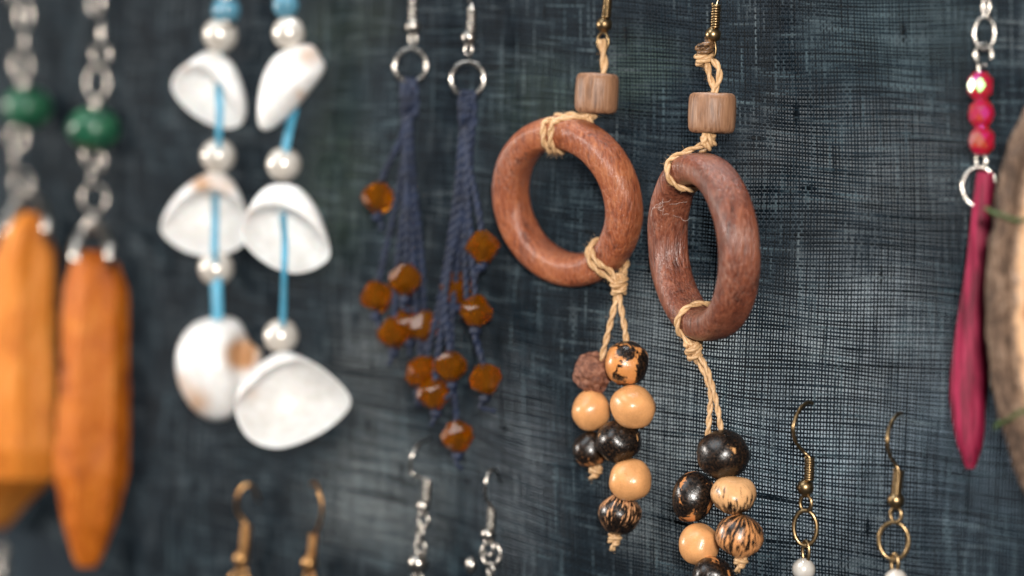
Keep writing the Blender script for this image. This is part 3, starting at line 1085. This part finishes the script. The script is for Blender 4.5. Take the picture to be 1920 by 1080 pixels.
class Ring:
    def __init__(self, t, mat, center, off, R, r, ax, az, el, lean, sq=2.9):
        self.c = P(center[0], center[1], off)
        k = S(1, self.c)
        self.R, self.r, self.ax, self.k = R * k, r * k, ax * k, k
        self.n = facing(az, el)
        b = (UPV - self.n * UPV.dot(self.n)).normalized()
        a = b.cross(self.n)
        ang = rad(lean)
        self.a = a * math.cos(ang) + b * math.sin(ang)
        self.b = b * math.cos(ang) - a * math.sin(ang)
        m = M()
        N, K = 180, 40
        for i in range(N):
            th = 2 * math.pi * i / N
            rd = self.a * math.cos(th) + self.b * math.sin(th)
            for j in range(K):
                ps = 2 * math.pi * j / K
                cx, sx = math.cos(ps), math.sin(ps)
                ex = 2 / sq
                q = Vector((math.copysign(abs(cx) ** ex, cx), math.copysign(abs(sx) ** ex, sx)))
                p = self.c + rd * (self.R + self.r * q.x) + self.n * (self.ax * q.y)
                d = noise.noise(p * 190) * 0.028 + noise.noise(p * 620) * 0.010
                m.v.append(p + (rd * cx + self.n * sx) * (self.r * d))
        for i in range(N):
            for j in range(K):
                i2, j2 = (i + 1) % N, (j + 1) % K
                m.f.append((i * K + j, i2 * K + j, i2 * K + j2, i * K + j2))
        link_mesh('wooden_ring', m, mat, t)

    def at(self, th, ps, extra):
        rd = self.a * math.cos(th) + self.b * math.sin(th)
        return self.c + rd * (self.R + (self.r * 1.05 + extra) * math.cos(ps)) + self.n * ((self.ax * 1.05 + extra) * math.sin(ps))

    def wrap(self, t, th, knot_p, cr, spread=0.0, drift=0.0):
        """cord slung round the ring at angle th, its ends meeting in the knot"""
        pts = [knot_p]
        for i in range(13):
            ps = rad(42) + (2 * math.pi - rad(84)) * i / 12
            pts.append(self.at(th + drift * (i / 12 - 0.5), ps, cr * 0.9))
        pts.append(knot_p + self.n * -cr * 2)
        cord('cord_loop', t, CORD, pts, cr, phase=spread)


tg = thing('wooden_ring_earring', 'orange-brown wooden ring earring seen rounder, on beige cord with seed beads, left of the pair', P(1150, 1030, 5), G4)
ear_hook(tg, BRONZE, [(1143, -60, 1), (1143, -20, 5)], [(1141, -14), (1137, 32)], (1133, 46), (1131, 78, 12, 17), 5)
rg = Ring(tg, WOOD_A, (1062, 378), 6.5, 132, 30, 35, 39, -14, 0)
kk = rg.k
CR = 5.8 * kk
kt = P(1108, 218, 7)
cord('cord', tg, CORD, [P(1129, 74, 5.5), P(1131, 96, 5.5), P(1133, 120, 5.5), P(1130, 150, 5.5)], 7.5 * kk)
m = M()


def barrel(t, cx, cy, hw, hh, off, az_axis, mat):
    """short turned wooden bead with rounded rims and a bored hole"""
    c = P(cx, cy, off)
    k = S(1, c)
    mm = M()
    prof = [(0.22, 0.86), (0.26, 0.98), (0.55, 1.0), (0.82, 0.97), (0.93, 0.88), (0.985, 0.7), (1.0, 0.35), (1.0, 0), (0.995, -0.35), (0.98, -0.7), (0.93, -0.88), (0.82, -0.97), (0.55, -1.0), (0.26, -0.98), (0.22, -0.86)]
    K = 44
    for i, (r, z) in enumerate(prof):
        for j in range(K):
            a = 2 * math.pi * j / K
            d = 1 + 0.02 * noise.noise(Vector((math.cos(a) * 2, math.sin(a) * 2, z + cx)))
            mm.v.append(Vector((math.cos(a) * r * hw * k * d, math.sin(a) * r * hw * k * d, z * hh * k * (1 + 0.03 * noise.noise(Vector((math.cos(a), math.sin(a), cx)))))))
    n = len(prof)
    for i in range(n):
        i2 = (i + 1) % n
        for j in range(K):
            l = (j + 1) % K
            mm.f.append((i * K + j, i2 * K + j, i2 * K + l, i * K + l))
    q = Vector((0, 0, 1)).rotation_difference(Vector(az_axis).normalized())
    return link_mesh('wooden_bead', mm, mat, t, origin=c, rot=q, local=True)


barrel(tg, 1119, 175, 41, 38, 6, cv(0.05, 1, 0.08), WOODBEAD)
cord('cord', tg, CORD, [P(1118, 205, 6), P(1112, 216, 6.5), P(1104, 222, 7)], 8.5 * kk)
knot('knot', tg, CORD, P(1106, 220, 7), cv(0.7, 0.5, 0), 9 * kk, 16 * kk, 5.5 * kk, turns=1.5)
rg.wrap(tg, rad(84), kt, CR, 0.0, 0.10)
rg.wrap(tg, rad(92), kt, CR, 1.4, 0.14)
kb = P(1160, 532, 5)
rg.wrap(tg, rad(-58), kb, CR, 0.4, 0.0)
rg.wrap(tg, rad(-52), kb, CR, 2.0, 0.0)
knot('knot', tg, CORD, P(1161, 535, 5), cv(0.05, 1, 0), 12 * kk, 34 * kk, 6.0 * kk, turns=2.5)
cord('cord', tg, CORD, [P(1158, 550, 5), P(1146, 600, 5.5), P(1136, 640, 6), P(1126, 680, 6)], 5.8 * kk)
cord('cord', tg, CORD, [P(1160, 550, 5), P(1167, 590, 5.5), P(1173, 625, 6), P(1176, 670, 6)], 5.8 * kk)


def seeds(t, rows):
    for i, (mat, x, y, rx, ry, off, ax, spin) in enumerate(rows):
        c = P(x, y, off)
        k = S(1, c)
        if mat is SEED_ROUGH:
            bead('seed_bead', t, mat, c, rx * k, (1, 1, ry / rx), axis=ax, spin=spin, lump=0.22, lscale=3.2, seed=x, seg=48, rings=30)
        else:
            bead('seed_bead', t, mat, c, rx * k, (1, 1, ry / rx), axis=ax, spin=spin, lump=0.10, lscale=1.25, seed=x)


def tail(t, pts, k, off):
    """short cord end knotted under the last bead"""
    (x0, y0), (x1, y1) = pts
    c0, c1 = P(x0, y0, off), P(x1, y1, off)
    knot('end_knot', t, CORD, c0.lerp(c1, 0.3), c1 - c0, 9 * k, 18 * k, 6 * k, turns=1.8)
    cord('cord_end', t, CORD, [c0, c0.lerp(c1, 0.6), c1], 5.5 * k)


seeds(tg, [
    (SEED_ROUGH, 1113, 698, 36, 37, 5.5, cv(0.1, 1, 0), 0),
    (SEED_BLACKPATCH, 1175, 682, 42, 42, 7, cv(0.1, 1, 0.3), 1.0),
    (SEED_CREAM, 1108, 769, 36, 38, 6, cv(0, 1, 0), 2.0),
    (SEED_CREAM, 1187, 762, 43, 40, 7, cv(0.6, 1, 0.3), 0.5),
    (SEED_DARK, 1107, 843, 33, 36, 5, cv(0.2, 1, 0), 0.0),
    (SEED_BLACK, 1160, 827, 43, 39, 7, cv(-0.1, 1, 0.2), 1.0),
    (SEED_CREAM, 1182, 900, 40, 40, 7, cv(0.1, 1, 0.1), 3.0),
    (SEED_STRIPE, 1162, 964, 40, 38, 6, cv(0.35, 1, -0.2), 2.2),
])
tail(tg, ((1120, 876), (1108, 898)), kk, 5)
tail(tg, ((1154, 1002), (1148, 1032)), kk, 6)

th = thing('wooden_ring_earring', 'red-brown wooden ring earring turned narrow, on beige cord with seed beads, right of the pair', P(1340, 1110, 8), G4)
ear_hook(th, BRONZE, [(1360, -40, 1), (1352, -14, 4), (1345, 6, 6)], [(1343, 8), (1341, 52)], (1337, 65), (1336, 92, 7, 16), 7)
rh = Ring(th, WOOD_B, (1317, 463), 11, 148, 29, 38, 68, -5, 0, sq=2.7)
hk = rh.k
HR = 6.0 * hk
knot('burnt_knot', th, BURNT, P(1322, 90, 8), cv(-0.1, 1, 0), 14 * hk, 26 * hk, 6.5 * hk, turns=2.2)
knot('knot', th, CORD, P(1320, 110, 8), cv(-0.1, 1, 0), 14 * hk, 22 * hk, 6.5 * hk, turns=1.8)
cord('cord', th, CORD, [P(1326, 118, 8), P(1330, 140, 8), P(1338, 165, 8), P(1338, 190, 8)], 6.4 * hk)
cord('cord', th, CORD, [P(1336, 112, 8), P(1348, 128, 8), P(1348, 150, 8), P(1340, 172, 8), P(1338, 190, 8)], 6.4 * hk)
barrel(th, 1335, 212, 45, 38, 9, cv(0.03, 1, 0.06), WOODBEAD)
kt = P(1325, 268, 11)
cord('cord', th, CORD, [P(1336, 245, 9), P(1332, 258, 10), P(1322, 272, 11)], 9 * hk)
knot('knot', th, CORD, P(1329, 264, 10.5), cv(0.7, 0.6, 0.1), 12 * hk, 24 * hk, 6.2 * hk, turns=2.2)
rh.wrap(th, rad(104), kt, HR, 0.0, 0.08)
kb = P(1297, 650, 10)
rh.wrap(th, rad(-108), kb, HR, 0.8, -0.08)
knot('knot', th, CORD, P(1300, 656, 9.5), cv(-0.25, 1, 0), 13 * hk, 34 * hk, 6.2 * hk, turns=2.6)
cord('cord', th, CORD, [P(1300, 668, 9), P(1316, 690, 9), P(1327, 715, 9), P(1333, 740, 9), P(1330, 780, 9), P(1327, 820, 9)], 5.6 * hk)
cord('cord', th, CORD, [P(1308, 664, 9.5), P(1324, 688, 9.5), P(1333, 715, 9.5), P(1341, 745, 9.5), P(1348, 780, 9), P(1354, 820, 9)], 5.6 * hk, phase=2)
seeds(th, [
    (SEED_BLACK, 1356, 853, 49, 46, 9, cv(0.1, 1, 0.25), 2.6),
    (SEED_BLACKBAND, 1299, 931, 40, 49, 7, cv(0.25, 1, 0), 3.4),
    (SEED_STRIPE_LIGHT, 1376, 928, 43, 35, 10, cv(0.0, 1, 0.25), 0.4),
    (SEED_CREAM, 1311, 1021, 38, 40, 8, cv(0, 1, 0), 1.1),
    (SEED_STRIPE_MID, 1388, 1004, 46, 41, 10, cv(-0.15, -1, -0.3), 1.9),
    (SEED_BLACKBAND, 1337, 1082, 40, 38, 9, cv(0.2, 1, 0.1), 5.0),
])
tail(th, ((1392, 1044), (1382, 1072)), hk, 10)
# a wisp of lint caught inside the ring
m = M()
rl = random.Random(3)
for i in range(10):
    p = rh.at(rad(138 + rl.uniform(-16, 14)), rad(148 + rl.uniform(-24, 24)), 0.00004)
    pts = [p]
    d = cv(rl.uniform(-1, 1), rl.uniform(-1, 0.6), 0.1).normalized()
    for j in range(5):
        d = (d + cv(rl.uniform(-0.7, 0.7), rl.uniform(-0.7, 0.7), 0)).normalized()
        pts.append(pts[-1] + d * 0.0007)
    m.tube(catmull(pts, 20), 0.000017, 5)
link_mesh('lint', m, LINT, th)

# ------------------------------------------------------------------ bronze hooks with pearls, lower right
G5 = 'pair of bronze hook earrings with small pearls'


def pearl_earring(label, wire_px, cl, bl, eye, ring, low, pe, off):
    t = thing('pearl_earring', label, P(pe[0], pe[1] + 25, off), G5)
    ear_hook(t, BRONZE, wire_px, cl, bl, eye, off, wpx=7.2, coil_w=20, ball_r=16)
    x, y, rw, rh_, az = ring
    c = P(x, y, off)
    k = S(1, c)
    torus_link('jump_ring', t, BRONZE, c, rw * k, rh_ * k, 4.3 * k, facing(az))
    x, y, rw, rh_ = low
    c = P(x, y, off)
    torus_link('eye_pin', t, BRONZE, c, rw * k, rh_ * k, 3.6 * k, facing(55))
    c = P(pe[0], pe[1], off)
    bead('pearl', t, PEARL, c, pe[2] * k, lump=0.02)
    return t


pearl_earring('bronze hook earring with a small white pearl, nearer the wooden rings',
              [(1524, 756, -0.5), (1512, 756, 2), (1498, 770, 4.5), (1488, 800, 6), (1492, 828, 5), (1506, 846, 3), (1517, 857, 2.5)],
              [(1518, 858), (1517, 900)], (1510, 914), (1511, 944, 12, 15), (1510, 990, 22, 33, 20), (1511, 1034, 9, 20), (1507, 1068, 22), 2.5)
pearl_earring('bronze hook earring with a pinkish pearl at the bottom edge, nearer the magenta drop',
              [(1690, 775, -0.5), (1682, 778, 2), (1670, 796, 4.5), (1664, 824, 6), (1668, 852, 5), (1677, 868, 3), (1684, 880, 2.5)],
              [(1685, 882), (1681, 926)], (1680, 938), (1680, 966, 11, 14), (1676, 1014, 28, 35, 20), (1678, 1056, 9, 18), (1680, 1088, 22), 2.5)

# ------------------------------------------------------------------ red bead and magenta drop earring
tk = thing('drop_earring', 'long magenta drop earring with three red glass beads', P(1815, 878, 5))
c = P(1845, 60, 4)
k1 = S(1, c)
torus_link('jump_ring', tk, SILVER, P(1850, 12, 4), 9 * k1, 20 * k1, 3.2 * k1, facing(60))
torus_link('jump_ring', tk, SILVER, P(1846, 62, 4), 19 * k1, 30 * k1, 3.4 * k1, facing(20))
torus_link('eye_pin', tk, SILVER, P(1844, 102, 4), 16 * k1, 20 * k1, 3.4 * k1, facing(25), gap=0.7, gap_at=-0.9)
wire('pin', tk, SILVER, [P(1831, 96, 4), P(1836, 135, 4), P(1839, 200, 4), P(1841, 290, 4)], 2.6 * k1)
for i, (x, y, r) in enumerate(((1838, 161, 25), (1840, 213, 25), (1841, 264, 25))):
    facet_bead('red_bead', tk, REDGLASS, P(x, y, 4), r * k1, r * 1.05 * k1, cv(0.05, 1, 0.02), 8, 0.3 * i + 0.1, prof=((0.50, 0.98), (0.92, 0.52), (1.0, 0.0), (0.92, -0.52), (0.50, -0.98)))
torus_link('eye_pin', tk, SILVER, P(1840, 302, 4), 11 * k1, 16 * k1, 3.2 * k1, facing(45))
torus_link('jump_ring', tk, SILVER, P(1836, 350, 4.5), 31 * k1, 37 * k1, 3.6 * k1, facing(12), gap=0.9, gap_at=-0.75)
m = M()
secs = [(1848, 322, 15, 10), (1847, 345, 19, 12), (1842, 400, 21, 14), (1835, 500, 24, 15), (1824, 600, 29, 17), (1818, 700, 35, 20), (1816, 760, 34, 20), (1818, 820, 27, 17), (1819, 855, 17, 12), (1820, 878, 8, 6)]
pp = catmull([Vector((a, b, cc)) for a, b, cc, dd in secs], 60)
pd = catmull([Vector((a, b, dd)) for a, b, cc, dd in secs], 60)
K = 48
for q, q2 in zip(pp, pd):
    c = P(q.x, q.y, 4)
    for j in range(K):
        a = 2 * math.pi * j / K
        g = 1 + 0.08 * noise.noise(Vector((math.cos(a) * 2, math.sin(a) * 2, q.y * 0.01))) + 0.09 * noise.noise(Vector((math.cos(a) * 7, math.sin(a) * 7, q.y * 0.008)))
        m.v.append(c + RGT * (math.cos(a) * q.z * g * k1) + TOC * (math.sin(a) * q2.z * g * k1))
for i in range(len(pp) - 1):
    for j in range(K):
        l = (j + 1) % K
        m.f.append((i * K + j, (i + 1) * K + j, (i + 1) * K + l, i * K + l))
m.f.append(tuple(range(K))[::-1])
m.f.append(tuple((len(pp) - 1) * K + j for j in range(K)))
link_mesh('drop', m, MAGENTA, tk)

# ------------------------------------------------------------------ cut husk at the right edge
tl = thing('husk_pendant', 'cut brown husk slice with grey bark rim and green thread at the right edge', P(2010, 990, 12), cat='pendant')
hc = P(2027, 562, 13)
hkk = S(1, hc)
hn = facing(10)
hb = UPV
ha = hb.cross(hn)
N = 120


def husk_outline(a, grow):
    rx, rz = 128 + grow, 400 + grow
    g = 1 + 0.035 * noise.noise(Vector((math.cos(a) * 2.2, math.sin(a) * 2.2, 4.0))) + 0.012 * noise.noise(Vector((math.cos(a) * 9, math.sin(a) * 9, 1.0)))
    return ha * (math.cos(a) * rx * g * hkk) + hb * (math.sin(a) * rz * g * hkk)


face, tn = M(), []
R = 24
face.v.append(hc.copy())
tn.append(0.0)
for i in range(1, R + 1):
    s = i / R
    for j in range(N):
        a = 2 * math.pi * j / N
        face.v.append(hc + husk_outline(a, 0) * s + hn * (hkk * (6 * noise.noise(Vector((math.cos(a) * s * 4, math.sin(a) * s * 7, 2))) - 10 * s ** 8)))
        tn.append(1 - (1 - s) * math.hypot(math.cos(a) * 1.0, math.sin(a) * 1.4))
for j in range(N):
    face.f.append((0, 1 + j, 1 + (j + 1) % N))
for i in range(R - 1):
    for j in range(N):
        l = (j + 1) % N
        face.f.append((1 + i * N + j, 1 + (i + 1) * N + j, 1 + (i + 1) * N + l, 1 + i * N + l))
link_mesh('cut_face', face, HUSK, tl, tone=tn)
bark = M()
prof = [(0, -10), (14, -4), (26, -14), (38, -30), (44, -50), (42, -66), (24, -78), (-40, -88)]
for i, (g, d) in enumerate(prof):
    for j in range(N):
        a = 2 * math.pi * j / N
        jit = 9 * noise.noise(Vector((math.cos(a) * 12, math.sin(a) * 12, i * 0.8)))
        bark.v.append(hc + husk_outline(a, g + (jit if i else 0)) + hn * ((d + (jit if i else 0)) * hkk))
for i in range(len(prof) - 1):
    for j in range(N):
        l = (j + 1) % N
        bark.f.append((i * N + j, (i + 1) * N + j, (i + 1) * N + l, i * N + l))
bark.f.append(tuple((len(prof) - 1) * N + j for j in range(N))[::-1])
link_mesh('bark_rim', bark, BARK, tl)


def husk_thread(ang, ang2):
    pa, pb = husk_outline(ang, 0), husk_outline(ang2, 0)
    ea, eb = husk_outline(ang, 50), husk_outline(ang2, 50)
    pts = [hc + pb * 0.5 + hn * 0.0016, hc + pb.lerp(pa, 0.75) + hn * 0.0012, hc + pa + hn * 0.0006, hc + husk_outline(ang, 26) - hn * 0.0004, hc + ea - hn * 45 * hkk, hc + ea - hn * 70 * hkk, hc + pa * 0.5 - hn * 94 * hkk, hc + pb * 0.5 - hn * 94 * hkk, hc + eb - hn * 70 * hkk, hc + eb - hn * 45 * hkk, hc + pb + hn * 0.0006, hc + pb * 0.5 + hn * 0.0016]
    cord('green_thread', tl, GREENCORD, pts, 4.2 * hkk)


husk_thread(rad(158), rad(20))
husk_thread(rad(212), rad(-28))

# ------------------------------------------------------------------ hooks along the lower edge
G6 = 'pair of copper-gold hook earrings at the lower edge'
G7 = 'pair of silver hook earrings at the lower edge'


def low_hook(label, group, mat, wire_px, cl, bl, off, cw=19, br=15):
    t = thing('hook_earring', label, P(bl[0], bl[1] + 60, off), group)
    ear_hook(t, mat, wire_px, cl, bl, (bl[0], bl[1] + 26, 11, 14), off, wpx=6.5, coil_w=cw, ball_r=br)
    return t


t = low_hook('copper-gold hook earring under the shells, left of the pair', G6, GOLD,
             [(486, 940, -0.5), (474, 912, 3), (456, 912, 5), (445, 934, 6), (446, 960, 5), (460, 980, 3.5)], [(463, 986), (458, 1036)], (453, 1048), 3.5, 19, 15)
c = P(449, 1095, 3.5)
torus_link('jump_ring', t, GOLD, c, S(20, c), S(22, c), S(4, c), facing(15))
t = low_hook('copper-gold hook earring under the bowl-shaped shell, right of the pair', G6, GOLD,
             [(584, 908, -0.5), (592, 906, 3), (600, 926, 5), (604, 955, 5), (600, 980, 4.5), (592, 1000, 3.5)], [(589, 1004), (585, 1044)], (580, 1056), 3.5, 18, 15)
c = P(586, 1102, 3.5)
torus_link('jump_ring', t, GOLD, c, S(18, c), S(22, c), S(4, c), facing(60))
t = low_hook('silver hook earring with chain and silver bead, below the navy tassels', G7, SILVER,
             [(806, 822, -0.5), (786, 832, 4), (772, 858, 6), (770, 884, 5), (788, 896, 4), (802, 900, 3.5)], [(802, 900), (800, 938)], (794, 949), 3.5, 16, 13)
c = P(788, 1000, 3.5)
k = S(1, c)
torus_link('chain_link', t, SILVER, c, 11 * k, 16 * k, 3.6 * k, facing(65))
torus_link('chain_link', t, SILVER, P(789, 1028, 3.5), 9 * k, 12 * k, 3.4 * k, facing(15))
bead('silver_bead', t, SILVER, P(785, 1056, 4), 19 * k)
torus_link('chain_link', t, SILVER, P(785, 1090, 3.5), 9 * k, 14 * k, 3.4 * k, facing(15))
t = low_hook('silver hook earring with a small round ring, between tassels and seed beads', G7, SILVER,
             [(938, 905, -0.5), (930, 882, 3), (918, 884, 5), (911, 908, 6), (912, 935, 5), (922, 950, 4)], [(923, 954), (921, 990)], (916, 1002), 3.5, 16, 14)
c = P(921, 1039, 3.5)
k = S(1, c)
torus_link('jump_ring', t, SILVER, c, 18 * k, 21 * k, 3.8 * k, facing(15))
torus_link('eye_pin', t, SILVER, P(920, 1068, 3.5), 8 * k, 12 * k, 3.4 * k, facing(50))
wire('pin', t, SILVER, [P(920, 1078, 3.5), P(919, 1110, 3.5)], 3 * k)
bead('silver_bead', t, SILVER, P(884, 1060, 1.8), 11 * k, (1, 1, 1.5))
t = thing('hook_earring', 'blurred silver hook earring cut off by the lower left corner', P(2, 1090, 3.5))
ear_hook(t, SILVER, [(24, 980, -0.5), (8, 976, 4), (-4, 1000, 5), (2, 1022, 4)], [(4, 1024), (2, 1062)], (0, 1074), (0, 1098, 10, 12), 3.5, coil_w=24, ball_r=18)
